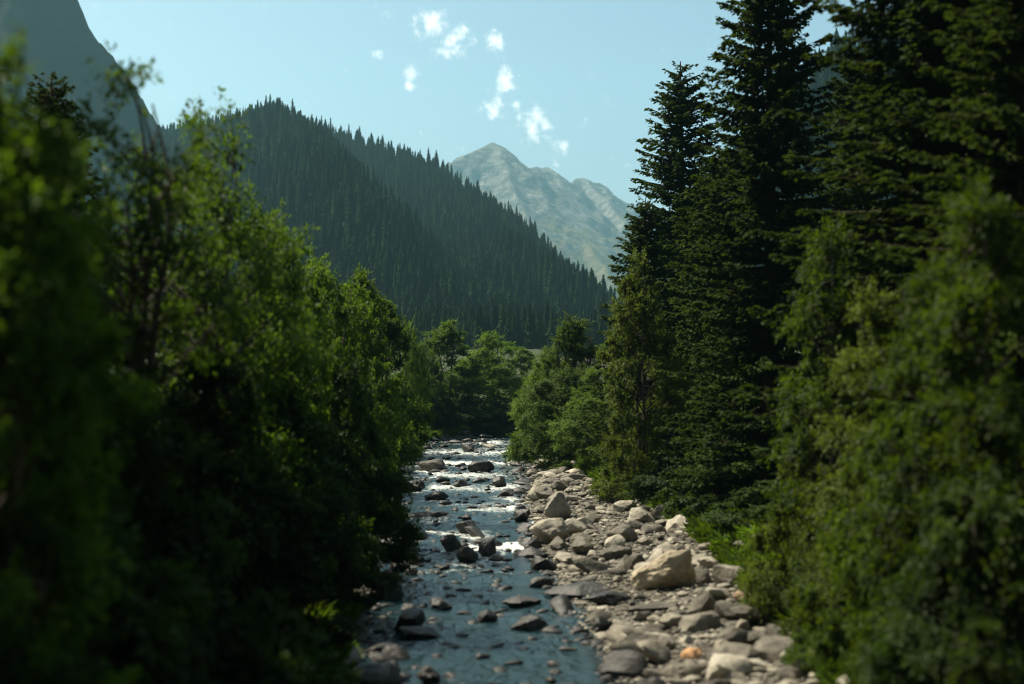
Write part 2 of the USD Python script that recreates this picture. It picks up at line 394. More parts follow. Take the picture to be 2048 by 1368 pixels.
boulder(1330, 1192, 124, M['tan_rock'], 'large pale tan boulder with a dark overhung front on the right gravel bank', flat=1.05, bury=0.10, res=4, n=8, rough=0.06, rz=0.0, tilt=0.04, stretch=1.2, shape=overhang)
boulder(866, 942, 56, M['rock'], 'pale flat-topped boulder standing left of the rapids far upstream', flat=0.6, rz=0.2, stretch=1.2)
boulder(962, 945, 52, M['wet_rock'], 'rounded dark boulder in the middle of the white far rapids', flat=0.8, bury=0.25, stretch=1.15)
boulder(938, 904, 46, M['wet_rock'], 'dark block below the shaded trees at the head of the rapids', flat=0.65, stretch=1.2)
boulder(985, 898, 46, M['rock'], 'pale slanting slab at the head of the rapids', flat=0.45, rz=-0.5, stretch=1.5)
boulder(1038, 925, 60, M['rock'], 'low pale ledge at the right edge of the far rapids', flat=0.4, stretch=1.6, rz=0.15)
boulder(1085, 1000, 66, M['rock'], 'pale boulder with a dark right face below the willow', flat=0.8)
boulder(1112, 1042, 74, M['rock'], 'broad boulder with a pale top and black front at the right water edge', flat=0.8)
boulder(1102, 1088, 82, M['rock'], 'rounded pale boulder at the right water edge beside the middle rapids', flat=0.85)
boulder(1245, 1085, 62, M['rock'], 'grey boulder halfway between the water and the right bushes', flat=0.8)
boulder(1282, 1046, 54, M['rock'], 'pale sloping boulder near the foot of the dark spruces', flat=0.7)
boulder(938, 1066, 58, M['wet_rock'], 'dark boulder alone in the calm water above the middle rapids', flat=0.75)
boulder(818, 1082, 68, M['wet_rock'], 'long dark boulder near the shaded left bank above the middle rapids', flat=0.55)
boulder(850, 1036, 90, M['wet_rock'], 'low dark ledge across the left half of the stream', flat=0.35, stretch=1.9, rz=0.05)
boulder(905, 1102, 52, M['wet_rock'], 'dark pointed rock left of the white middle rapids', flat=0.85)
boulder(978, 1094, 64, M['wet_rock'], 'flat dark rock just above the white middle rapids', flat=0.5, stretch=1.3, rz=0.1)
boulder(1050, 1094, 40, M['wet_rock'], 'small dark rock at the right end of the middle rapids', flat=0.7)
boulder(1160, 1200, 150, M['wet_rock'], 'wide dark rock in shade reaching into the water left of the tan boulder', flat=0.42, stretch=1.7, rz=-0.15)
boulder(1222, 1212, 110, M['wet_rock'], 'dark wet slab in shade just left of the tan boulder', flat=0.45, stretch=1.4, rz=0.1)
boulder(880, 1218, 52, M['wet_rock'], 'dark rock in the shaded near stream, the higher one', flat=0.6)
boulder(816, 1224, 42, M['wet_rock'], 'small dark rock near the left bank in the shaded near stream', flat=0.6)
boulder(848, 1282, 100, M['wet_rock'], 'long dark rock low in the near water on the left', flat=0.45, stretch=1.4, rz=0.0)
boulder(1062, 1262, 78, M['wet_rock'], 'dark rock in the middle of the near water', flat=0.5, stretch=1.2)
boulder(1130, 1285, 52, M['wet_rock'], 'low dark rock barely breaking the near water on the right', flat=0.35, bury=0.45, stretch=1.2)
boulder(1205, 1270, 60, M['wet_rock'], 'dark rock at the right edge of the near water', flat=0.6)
boulder(970, 1018, 26, M['wet_rock'], 'small dark rock in the sunlit white water', flat=0.6)
boulder(920, 975, 40, M['wet_rock'], 'dark rock in the sunlit water below the flat-topped boulder', flat=0.5)
boulder(998, 974, 34, M['wet_rock'], 'dark pyramid-shaped rock in the sunlit water', flat=0.9)
boulder(1510, 1205, 90, M['red_rock'], 'reddish slab at the edge of the right bushes', flat=0.45, stretch=1.3, rz=0.4)
boulder(1385, 1318, 42, M['orange_rock'], 'orange stone among grey ones low on the right bank', flat=0.7)
boulder(1475, 1372, 46, M['rock'], 'whitish oval stone at the bottom edge on the right bank', flat=0.7)
boulder(1330, 1305, 70, M['rock'], 'pale boulder right of the shallow pool on the near right bank', flat=0.7)
boulder(1310, 1225, 110, M['rock'], 'long low pale slab in front of the tan boulder', flat=0.3, stretch=2.0, rz=0.1)
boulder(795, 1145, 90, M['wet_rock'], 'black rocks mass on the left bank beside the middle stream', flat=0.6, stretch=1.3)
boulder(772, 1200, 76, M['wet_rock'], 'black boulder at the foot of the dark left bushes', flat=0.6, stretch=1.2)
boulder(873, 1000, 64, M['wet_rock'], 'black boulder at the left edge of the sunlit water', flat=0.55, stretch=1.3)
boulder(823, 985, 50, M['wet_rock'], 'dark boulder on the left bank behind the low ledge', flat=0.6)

# stones of the right bar and the left edge: the 300 largest singly, the rest as one mass
cand = []
for _ in range(9000):
    y = 18 + 130 * rs.random() ** 1.35
    side = rs.random()
    xl_, xr_, xg_ = (float(interp(y, YS, t)) for t in (XL, XR, XG))
    if side < 0.72:
        x = xr_ - 0.5 + (xg_ - xr_ + 1.1) * rs.random()
    elif side < 0.86:
        x = xl_ - 1.0 + 1.7 * rs.random()
    else:
        x = xl_ + (xr_ - xl_) * rs.random()
        if not (86 < y < 140 or 50 < y < 60 or rs.random() < 0.5):
            continue
    size = 0.115 * (1 - rs.random()) ** -0.55
    size = min(size, 0.95)
    if side >= 0.86:
        size = max(size, 0.3)
    cand.append((size, x, y, side))
cand.sort(key=lambda t: -t[0] / t[2])
kept = []
cell = {}
for c in cand:
    s, x, y, side = c
    ok = all((x - a) ** 2 + (y - b) ** 2 > (0.42 * (s + t)) ** 2 for a, b, t in cell.get((int(x // 2), int(y // 2)), []))
    if ok and all((x - a) ** 2 + (y - b) ** 2 > (r + 0.3 * s) ** 2 for a, b, r in ROCKS[:37]):
        kept.append(c)
        for i in (-1, 0, 1):
            for j in (-1, 0, 1):
                cell.setdefault((int(x // 2) + i, int(y // 2) + j), []).append((x, y, s))


def where(x, y, side):
    xl_, xr_, xg_ = (float(interp(y, YS, t)) for t in (XL, XR, XG))
    if side >= 0.86:
        return ('in the white water at the head of the rapids' if y > 112 else 'in the far sunlit rapids' if y > 84 else 'in the middle rapids' if y > 48 else 'in the shaded near stream')
    if side >= 0.72:
        return ('along the left edge of the far rapids' if y > 84 else 'along the left edge of the sunlit water' if y > 66 else 'along the shaded left edge of the middle stream' if y > 48 else
                'at the foot of the dark left bushes' if y > 34 else 'at the lower left water edge')
    k = (x - xr_) / max(xg_ - xr_, 0.5)
    row = 'at the right water edge' if k < 0.18 else 'under the right bushes' if k > 0.82 else 'on the outer right bar' if k < 0.5 else 'on the inner right bar'
    zone = ('by the far willow' if y > 98 else 'between willow and spruces' if y > 80 else 'below the pointed spruce' if y > 66 else 'below the tallest spruce' if y > 54 else
            'behind the tan boulder' if y > 45 else 'beside the tan boulder' if y > 39 else 'before the tan boulder' if y > 34 else
            'near the orange stone' if y > 29 else 'nearest the bottom edge')
    return f'{row} {zone}'


for s, x, y, side in kept[:300]:
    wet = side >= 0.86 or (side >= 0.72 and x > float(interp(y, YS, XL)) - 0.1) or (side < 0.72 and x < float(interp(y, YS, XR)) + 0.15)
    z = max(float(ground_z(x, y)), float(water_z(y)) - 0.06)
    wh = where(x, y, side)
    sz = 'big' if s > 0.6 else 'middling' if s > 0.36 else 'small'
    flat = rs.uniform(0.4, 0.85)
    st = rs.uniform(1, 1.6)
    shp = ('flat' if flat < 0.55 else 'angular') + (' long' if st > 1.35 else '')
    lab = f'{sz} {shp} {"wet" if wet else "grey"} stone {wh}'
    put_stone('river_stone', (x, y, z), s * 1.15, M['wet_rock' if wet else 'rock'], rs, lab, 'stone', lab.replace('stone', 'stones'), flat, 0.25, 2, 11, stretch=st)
    if side >= 0.86:
        ROCKS.append((x, y, s * 0.55))
rest = kept[300:]
protos = []
for k in range(8):
    v, f = stone(rs, 1 if k < 5 else 2, 12, 0.6, 0.04)
    v = v * 1.15
    v[:, 2] -= v[:, 2].min() + 0.2 * np.ptp(v[:, 2])
    protos.append([('stone', (v, f), M['rock'] if k % 4 else M['wet_rock'], 35)])
pts, idx, rot, scl = [], [], [], []
for s, x, y, side in rest:
    wet = side >= 0.72 or x < float(interp(y, YS, XR)) + 0.1
    pts.append((x, y, max(float(ground_z(x, y)), float(water_z(y)) - 0.06)))
    idx.append(rs.choice([0, 4]) if wet else rs.choice([1, 2, 3, 5, 6, 7]))
    rot.append(quat_z(rs.uniform(0, 6.28)))
    scl.append((s * rs.uniform(1, 1.6), s, s * rs.uniform(0.7, 1.1)))
for _ in range(14000):
    y = 18 + 90 * rs.random() ** 1.5
    xr_, xg_ = float(interp(y, YS, XR)), float(interp(y, YS, XG))
    x = xr_ - 0.2 + (xg_ - xr_ + 0.9) * rs.random()
    s = rs.uniform(0.06, 0.15)
    pts.append((x, y, max(float(water_z(y)) - 0.03, 0)))
    idx.append(rs.choice([1, 2, 3, 1, 2, 3, 0]))
    rot.append(quat_z(rs.uniform(0, 6.28)))
    scl.append((s * rs.uniform(1, 1.6), s, s))
pts = np.array(pts)
pts[:, 2] = np.maximum(ground_z(pts[:, 0], pts[:, 1]), pts[:, 2])
instancer('pebbles', protos, pts, idx, rot, scl, label='loose cobbles and pebbles between the larger stones of the stream banks', cat='pebbles', kind='stuff')

# ------------------------------------------------------------------ water
wy = np.concatenate([np.arange(8, 90, 0.16), np.arange(90, 176, 0.3)])
wu = np.linspace(0, 1, 110)
WYg, WU = np.meshgrid(wy, wu, indexing='ij')
WX = interp(WYg, YS, XL) - 0.7 + (interp(WYg, YS, XR) - interp(WYg, YS, XL) + 1.4) * WU
riffles = [(55.0, 1.4, -3.0, 1.2, 1.05), (59.5, 1.0, -4.4, -1.2, 0.7), (65, 0.9, -4.5, 0.4, 0.5), (48, 0.8, -4.0, 0.8, 0.42), (75, 3.5, -4.5, 1.0, 0.85), (70.5, 1.4, -3.0, 0.8, 0.8), (84, 4.5, -5.5, 1.2, 0.72), (95, 6, -7.2, 1.2, 0.82), (106, 6, -8, 1.4, 0.8),
           (120, 8, -8, 2, 0.72), (136, 6, -6, 2.2, 0.75)]
foam = np.zeros_like(WX)
n3 = meshkit.fbm(np.stack([WX * 0.55, WYg * 0.25, WX * 0], -1), 4, 21)
for yc, w, xa, xb, a in riffles:
    d = np.exp(-((WYg - yc - (n3 - 0.5) * 4) / w) ** 2) * np.clip((WX - xa) / 0.8, 0, 1) * np.clip((xb - WX) / 0.8, 0, 1)
    foam = np.maximum(foam, d * a)
for x, y, r in ROCKS:
    dx, dy = (WX - x) / (r * 1.25), (WYg - y) / (r * 1.2)
    dn = np.where(dy < 0, dy / 1.8, dy)          # wake drawn out downstream, towards the camera
    busy = 0.62 if y > 50 else 0.22
    foam = np.maximum(foam, busy * np.exp(-np.maximum(np.sqrt(dx ** 2 + dn ** 2) - 0.9, 0) ** 2 * 5.0))
foam *= np.clip(0.55 + 1.1 * (n3 - 0.3), 0, 1.3)
amp = 0.075 + 0.10 * np.clip(foam, 0, 1)
wav = (meshkit.fbm(np.stack([WX * 1.1, WYg * 0.55, WX * 0], -1), 3, 31) - 0.5) * 2 + (meshkit.fbm(np.stack([WX * 2.6, WYg * 1.7, WX * 0], -1), 3, 35) - 0.5) * 0.9
WZ = water_z(WYg) - 0.01 + wav * amp
water = obj('river_water', grid_mesh(WX, WYg, WZ), M['water'], smooth=True)
primvar(water, 'foam', foam.ravel())
tag(water, kind='structure')

# ------------------------------------------------------------------ hills and mountains
HPX = [(-700, 330, 1750), (-200, 320, 1700), (200, 300, 1650), (400, 288, 1590), (480, 266, 1556), (540, 240, 1540), (640, 262, 1490), (740, 297, 1440), (850, 338, 1370), (920, 380, 1320), (1000, 432, 1260), (1070, 492, 1200), (1122, 556, 1140), (1148, 615, 1090), (1165, 690, 1050)]
ridge = np.array([(X(a, d), d, Z(b, d)) for a, b, d in HPX])
t_r = np.concatenate([[0], np.cumsum(np.linalg.norm(np.diff(ridge[:, :2], axis=0), axis=1))])
T_HILL = t_r[-1]


def hill_point(u, v):
    """u along the ridge in metres; v = 0 at the foot, 1 on the ridge, beyond 1 down the back."""
    rx, ry, rz = (np.interp(u, t_r, ridge[:, k]) for k in range(3))
    k = u / T_HILL
    fx = interp(k, [0, 0.45, 0.8, 1], [-420, -190, 10, 75])
    fy = interp(k, [0, 0.45, 0.8, 1], [480, 560, 640, 760])
    fz = water_z(fy) + 2
    x = fx + (rx - fx) * v
    y = fy + (ry - fy) * v
    vv = np.clip(v, 0, 1)
    z = fz + (rz - fz) * (0.80 * vv + 0.20 * vv ** 2)
    spur = np.exp(-(((k - 0.50 - 0.22 * (1 - vv)) / 0.075) ** 2)) * np.sin(np.pi * vv) ** 0.8 * 46
    gully = np.exp(-(((k - 0.66 - 0.14 * (1 - vv)) / 0.06) ** 2)) * np.sin(np.pi * vv) * 22
    z = z + spur - gully - np.maximum(v - 1, 0) * 420
    nn = (meshkit.fbm(np.stack([x * 0.012, y * 0.008, x * 0], -1), 4, 41) - 0.5)
    return x, y, z + nn * 34 * np.sin(np.pi * np.clip(v, 0.06, 0.94)) + nn * 8


U, V = np.meshgrid(np.linspace(0, T_HILL, 130), np.linspace(-0.05, 1.5, 90))
hx, hy, hz = hill_point(U, V)
hill = obj('wooded_hill', grid_mesh(hx, hy, hz), M['forest_floor'], smooth=True)
tag(hill, kind='structure')


def height_field(name, x0, x1, y0, y1, n, segs, slope, pw, amp, sc, seed, m, floor, warp=0.0):
    """A mountain as the upper envelope of ridge lines, cut by ridged noise."""
    gx, gy = np.meshgrid(np.linspace(x0, x1, n), np.linspace(y0, y1, n))
    nx = (meshkit.fbm(np.stack([gx * sc * 0.6, gy * sc * 0.6, gx * 0], -1), 4, seed + 50) - 0.5) * warp
    ny = (meshkit.fbm(np.stack([gx * sc * 0.6 + 9, gy * sc * 0.6, gx * 0], -1), 4, seed + 60) - 0.5) * warp
    wx, wyy = gx + nx, gy + ny
    h, dist = np.full_like(gx, -1e9), np.full_like(gx, 1e9)
    for (a, b) in segs:
        a, b = np.array(a, float), np.array(b, float)
        ab = b[:2] - a[:2]
        t = np.clip(((wx - a[0]) * ab[0] + (wyy - a[1]) * ab[1]) / (ab @ ab), 0, 1)
        d = np.hypot(wx - a[0] - t * ab[0], wyy - a[1] - t * ab[1])
        h, dist = np.maximum(h, a[2] + (b[2] - a[2]) * t - slope * d ** pw), np.minimum(dist, d)
    rid = sum(0.66 ** o * (1 - np.abs(2 * meshkit.noise(np.stack([gx * sc * 2 ** o, gy * sc * 2 ** o, gx * 0], -1), seed + o) - 1)) for o in range(7)) / 2.78
    h = h + (rid - 0.68) * amp * np.clip(dist / 240, 0.10, 1)
    return tag(obj(name, grid_mesh(gx, gy, np.maximum(h, floor)), m, smooth=True), kind='structure')


def P(px, py, d):
    return (X(px, d), d, Z(py, d))


PK = [P(860, 345, 4900), P(905, 322, 5000), P(974, 276, 5200), P(1004, 297, 5300), P(1050, 335, 5500), P(1090, 331, 5700), P(1148, 364, 5800), P(1172, 350, 5950), P(1215, 372, 6050), P(1258, 398, 6100), P(1400, 470, 6200)]
segs = list(zip(PK[:-1], PK[1:]))
segs += [(PK[2], P(1060, 430, 4700)), (P(1060, 430, 4700), P(1130, 560, 4100)), (PK[5], P(1150, 450, 5000)), (P(1150, 450, 5000), P(1215, 560, 4300)), (PK[7], P(1240, 440, 5300)), (PK[0], P(700, 420, 4600))]
height_field('rocky_mountain', -1500, 1700, 3600, 7000, 340, segs, 0.95, 0.97, 330, 0.0042, 71, M['peak'], 150, 110)
CL = [P(-900, -500, 1750), P(-300, -420, 1600), P(60, -250, 1560), P(140, -60, 1560), P(172, 40, 1560), P(232, 105, 1590), P(272, 160, 1620), P(330, 240, 1680), P(450, 400, 1800)]
height_field('cliff_mountain', -1500, 0, 1200, 2200, 280, list(zip(CL[:-1], CL[1:])), 2.6, 1.0, 90, 0.008, 81, M['cliff'], 40, 40)
RG = [(900, 900, 330), (420, 900, 300), (X(1790, 900), 900, Z(30, 900)), (X(1715, 900), 900, Z(85, 900)), (X(1650, 900), 900, Z(120, 900))]
height_field('right_wooded_hill', 60, 1100, 560, 1500, 90, list(zip(RG[:-1], RG[1:])), 1.15, 1.0, 20, 0.012, 91, M['forest_floor'], 30)

# ------------------------------------------------------------------ haze
hz_box = trimesh.creation.box(bounds=[(-4450, -300, -3.5), (4450, 7450, 1650)])
hmat = usdkit.material(stage, '/World/Looks/haze_look', {'v': ('principled_volume', {'color': (0.40, 0.84, 1.0), 'density': 0.000060, 'anisotropy': 0.35})}, volume='v.volume')
tag(obj('haze', hz_box, hmat), 'pale blue haze that fades the far slopes', 'haze', kind='stuff')


# ------------------------------------------------------------------ trees
def tube(points, radii, sides=6):
    p = np.asarray(points, float)
    t = np.gradient(p, axis=0)
    t /= np.linalg.norm(t, axis=1, keepdims=True) + 1e-9
    ref = np.where(np.abs(t[:, 2:3]) < 0.9, [[0, 0, 1.0]], [[1.0, 0, 0]])
    a = np.cross(t, ref)
    a /= np.linalg.norm(a, axis=1, keepdims=True) + 1e-9
    b = np.cross(t, a)
    g = np.arange(sides) * 2 * np.pi / sides
    v = p[:, None] + np.asarray(radii, float)[:, None, None] * (np.cos(g)[None, :, None] * a[:, None] + np.sin(g)[None, :, None] * b[:, None])
    i, j = np.meshgrid(np.arange(len(p) - 1), np.arange(sides), indexing='ij')
    q = np.stack([i * sides + j, i * sides + (j + 1) % sides, (i + 1) * sides + (j + 1) % sides, (i + 1) * sides + j], -1).reshape(-1, 4)
    return v.reshape(-1, 3), np.vstack([q[:, [0, 1, 2]], q[:, [0, 2, 3]]])


def join(parts):
    vs, fs, n = [], [], 0
    for v, f in parts:
        vs.append(v)
        fs.append(f + n)
        n += len(v)
    return np.vstack(vs), np.vstack(fs)


def kites(p, a, b, L, W):
    """Leaf-shaped faces: base p, length axis a, width axis b (unit rows), slightly cupped."""
    L, W = L[:, None], W[:, None]
    n = np.cross(a, b)
    m = p + a * L * 0.45 + n * L * 0.08
    v = np.stack([p, m + b * W * 0.5, p + a * L, m - b * W * 0.5], 1).reshape(-1, 3)
    k = np.arange(len(p))[:, None] * 4
    return v, np.vstack([k + [0, 1, 2], k + [0, 2, 3]])


def unit(a):
    return a / (np.linalg.norm(a, axis=-1, keepdims=True) + 1e-9)


def broadleaf(seed, H, R, base, n_clusters, n_leaves, leaf, width=0.55, stems=1, csize=0.85, top=0.6, droop=0.25, stem_r=0.14, shell=0.45, spread=0.3, lump=0.55):
    """Trunk and limbs as tubes, a limb to every leaf clump; leaves along the twigs of each clump."""
    g = np.random.default_rng(seed)
    wood, C, Rr = [], [], []
    stem_lines = []
    for s in range(stems):
        ang = g.uniform(0, 6.28)
        off = np.array([math.cos(ang), math.sin(ang), 0]) * (spread if stems > 1 else 0.05)
        t = np.linspace(0, 1, 9)
        lean = off * R * 1.1
        line = off * 0.4 + np.outer(t ** 1.2, lean) + np.outer(t, [0, 0, H * g.uniform(0.82, 0.95)])
        line[1:-1, :2] += np.cumsum(g.normal(0, 0.012 * H, (7, 2)), 0) * 0.6
        stem_lines.append(line)
        wood.append(tube(line, stem_r * (1 - 0.86 * t) * (1.25 - 0.25 * np.minimum(t * 6, 1)), 7))
    tries = 0
    sd = seed * 7
    while len(C) < n_clusters and tries < 60000:
        tries += 1
        h = g.uniform(0, 1)
        r = math.sin(math.pi * min(1, max(0, h)) ** top) ** 0.75
        rho = g.uniform(shell, 1) if g.random() < 0.82 else g.uniform(0, 0.6)
        a = g.uniform(0, 6.28)
        d = np.array([math.cos(a) * rho, math.sin(a) * rho, h * 2])
        if g.random() > r:
            continue
        if meshkit.noise(d[None] * 1.9 + 13, sd)[0] < 0.36 + 0.25 * (lump - 0.5) and rho > 0.3:
            continue
        rr = R * r * rho * (1 - lump * 0.5 + lump * meshkit.noise(np.array([[math.cos(a) * 1.4 + 5, math.sin(a) * 1.4 + 5, h * 3.5]]), sd + 3)[0])
        C.append((math.cos(a) * rr, math.sin(a) * rr, base + (H - base) * h))
    C = np.array(C)
    for c in C:
        line = stem_lines[int(g.integers(stems))]
        hz = np.clip(c[2] - 0.55 * np.hypot(c[0], c[1]) - 0.3, 0.12 * H, H * 0.85)
        k = int(np.clip(np.searchsorted(line[:, 2], hz), 1, len(line) - 1))
        w = np.clip((hz - line[k - 1, 2]) / (line[k, 2] - line[k - 1, 2] + 1e-6), 0, 1)
        p0 = line[k - 1] * (1 - w) + line[k] * w
        mid = p0 * 0.5 + c * 0.5 + np.array([0, 0, 0.08 * np.linalg.norm(c - p0)]) + g.normal(0, 0.06, 3) * np.linalg.norm(c - p0)
        t = np.linspace(0, 1, 5)[:, None]
        pl = p0 * (1 - t) ** 2 + mid * 2 * t * (1 - t) + c * t ** 2
        wood.append(tube(pl, np.linspace(0.035, 0.008, 5) * (H / 9), 4))
    # twigs and leaves
    nt = 14
    per = max(1, int(n_leaves / (len(C) * nt)))
    out = unit(C - np.array([0, 0, base + (H - base) * 0.35]))
    td = unit(g.normal(size=(len(C), nt, 3)) * [1, 1, 0.55] + out[:, None] * 0.55 + [0, 0, -droop])
    tl = csize * g.uniform(0.45, 1.25, (len(C), nt)) * g.uniform(0.7, 1.25, (len(C), 1))
    s = g.uniform(0.08, 1.0, (len(C), nt, per)) ** 0.8
    sag = -droop * 0.6 * s ** 2
    p = C[:, None, None] + td[:, :, None] * (tl[:, :, None] * s)[..., None] + np.stack([sag * 0, sag * 0, sag * tl[:, :, None]], -1)
    p = p + g.normal(0, 0.045 * csize + 0.02, p.shape)
    a = unit(td[:, :, None] * 0.9 + g.normal(size=p.shape) * 0.7 + [0, 0, -0.3])
    nn = unit(g.normal(size=p.shape) * 0.42 + [0, 0, 0.75] + out[:, None, None] * 0.7)
    b = unit(np.cross(nn, a))
    n = p.size // 3
    L = leaf * g.uniform(0.6, 1.35, n)
    return join(wood), kites(p.reshape(-1, 3), a.reshape(-1, 3), b.reshape(-1, 3), L, L * width * g.uniform(0.8, 1.2, n))


def spruce(seed, H, R, h0=0.03, sparse=0.0, twig=0.48, density=1.0):
    """Whorls of drooping boughs, each with hanging side twigs of needles."""
    g = np.random.default_rng(seed)
    t = np.linspace(0, 1, 10)
    wood = [tube(np.outer(t, [0, 0, H]) + np.c_[np.sin(t * 5) * 0.05, np.cos(t * 4) * 0.05, t * 0], 0.016 * H * (1 - 0.96 * t) + 0.012, 7)]
    P0, A, B, L, W = [], [], [], [], []
    h = h0 * H
    while h < H * 0.985:
        k = h / H
        n = int(g.integers(7, 10)) if k < 0.93 else 5
        ph = g.uniform(0, 6.28)
        for i in range(n):
            if g.random() < sparse * (1 - k):
                continue
            a = ph + i * 6.283 / n + g.normal(0, 0.25)
            ln = R * (1 - k) ** 0.62 * g.uniform(0.5, 1.15) * (1 - 0.35 * math.exp(-k * 14)) + 0.12
            hh = h + g.normal(0, 0.22)
            d = np.array([math.cos(a), math.sin(a), 0])
            up = -0.50 + 1.0 * k ** 1.3
            curve = 0.34 - 0.25 * k
            ss = np.linspace(0, 1, 5)
            pl = np.array([0, 0, hh]) + np.outer(ss * ln, d) + np.outer(ln * (up * ss + curve * ss ** 2), [0, 0, 1])
            if ln > 0.5:
                wood.append(tube(pl, np.linspace(0.012 + 0.008 * ln, 0.005, 5), 3))
            m = max(5, int(ln * 16 * density))
            s = np.concatenate([g.uniform(0.12, 1, m), [0.93, 0.97, 1.0]])
            m = len(s)
            p = np.array([0, 0, hh]) + np.outer(s * ln, d) + np.outer(ln * (up * s + curve * s ** 2), [0, 0, 1])
            side = np.array([-d[1], d[0], 0])
            sg = np.where(g.random(m) < 0.5, -1.0, 1.0)
            tl = twig * (0.55 + 0.6 * g.random(m)) * np.clip(ln / 1.6, 0.35, 1) * (1.15 - 0.55 * s)
            sl = np.array([0, 0, 1.0]) * (up + 2 * curve * s)[:, None]
            dr = unit(d * (0.55 + 0.5 * s)[:, None] + side * (sg * g.uniform(0.35, 1.0, m))[:, None] + sl * 0.5 + np.array([0, 0, -1.0]) * g.uniform(0.25, 1.2, m)[:, None])
            for q in range(4):
                f = q / 4.0
                pp = p + dr * (tl * f)[:, None]
                aa = unit(dr + g.normal(0, 0.32, (m, 3)))
                nb = unit(g.normal(0, 0.5, (m, 3)) + [0, 0, 1.0])
                P0.append(pp)
                A.append(aa)
                B.append(unit(np.cross(nb, aa)))
                L.append(tl * g.uniform(0.4, 0.75, m) * (1.0 - 0.35 * f))
                W.append(np.full(m, 0.125) * g.uniform(0.7, 1.3, m) * (twig / 0.42))
        h += (0.31 + 0.12 * (1 - k)) * (1 if k < 0.85 else 0.6)
    return join(wood), kites(np.vstack(P0), np.vstack(A), np.vstack(B), np.concatenate(L), np.concatenate(W))


def far_conifer(seed, H=20.0, R=2.6, layers=17, slim=1.0):
    """A conifer for the far slopes: ragged tiers of drooping boughs on a trunk."""
    g = np.random.default_rng(seed)
    parts = []
    for i in range(layers):
        k = (i + 0.3) / layers
        z = H * (0.08 + 0.9 * k)
        r = R * slim * (1 - k) ** 0.62 * g.uniform(0.8, 1.15) + 0.15
        n = int(g.integers(8, 11))
        for j in range(n):
            a = j * 6.283 / n + g.uniform(-0.35, 0.35)
            ln = r * g.uniform(0.65, 1.2)
            w = ln * g.uniform(0.16, 0.30) + 0.12
            d = np.array([math.cos(a), math.sin(a), 0])
            s = np.array([-d[1], d[0], 0])
            zz = z + g.uniform(-0.5, 0.5)
            top = np.array([0, 0, zz + H / layers * 0.75])
            tip = d * ln + [0, 0, zz - ln * g.uniform(0.25, 0.55)]
            m = d * ln * 0.55 + np.array([0, 0, zz + 0.1])
            v = np.array([top, m + s * w - [0, 0, 0.35], tip, m - s * w - [0, 0, 0.35], m + [0, 0, 0.25]])
            parts.append((v, np.array([[0, 1, 4], [1, 2, 4], [2, 3, 4], [3, 0, 4]])))
    parts.append((np.array([[0.25, 0, H * 0.9], [-0.12, 0.2, H * 0.9], [-0.12, -0.2, H * 0.9], [0, 0, H * 0.99]]), np.array([[0, 1, 3], [1, 2, 3], [2, 0, 3]])))
    t = np.linspace(0, 1, 3)
    return tube(np.outer(t, [0, 0, H * 0.9]), 0.22 * (1 - 0.9 * t) + 0.02, 4), join(parts)


def tree_class(name, made, wood_mat, leaf_mat_):
    p = cls(name)
    usdkit.mesh(stage, f'{p}/trunk', made[0], wood_mat, smooth=True)
    usdkit.mesh(stage, f'{p}/crown', made[1], leaf_mat_, smooth=False)
    return p


MADE = {
    'round': broadleaf(1, 10, 3.3, 0.9, 120, 50000, 0.155, stems=2, csize=0.80, top=0.62),
    'tall': broadleaf(2, 11, 2.9, 0.9, 120, 48000, 0.155, stems=2, csize=0.78, top=0.70),
    'wide': broadleaf(3, 9, 3.8, 0.5, 130, 52000, 0.16, stems=3, csize=0.85, top=0.55),
    'slender': broadleaf(4, 10, 2.2, 4.6, 58, 10500, 0.13, stems=3, csize=0.75, top=0.75, stem_r=0.14, spread=0.22, droop=0.1),
    'bush': broadleaf(5, 4, 2.2, 0.1, 90, 32000, 0.125, stems=4, csize=0.55, top=0.5, stem_r=0.05),
    'open': broadleaf(8, 11, 3.0, 2.0, 95, 24000, 0.13, stems=3, csize=0.8, top=0.68, stem_r=0.10, spread=0.3, droop=0.15),
    'osier': broadleaf(6, 9, 3.5, 0.0, 280, 110000, 0.15, width=0.42, stems=5, csize=0.72, top=0.38, droop=0.08, shell=0.7, lump=0.4),
    'sapling': broadleaf(7, 9, 2.0, 0.4, 95, 34000, 0.13, stems=2, csize=0.70, top=0.5, droop=0.35, stem_r=0.07),
}
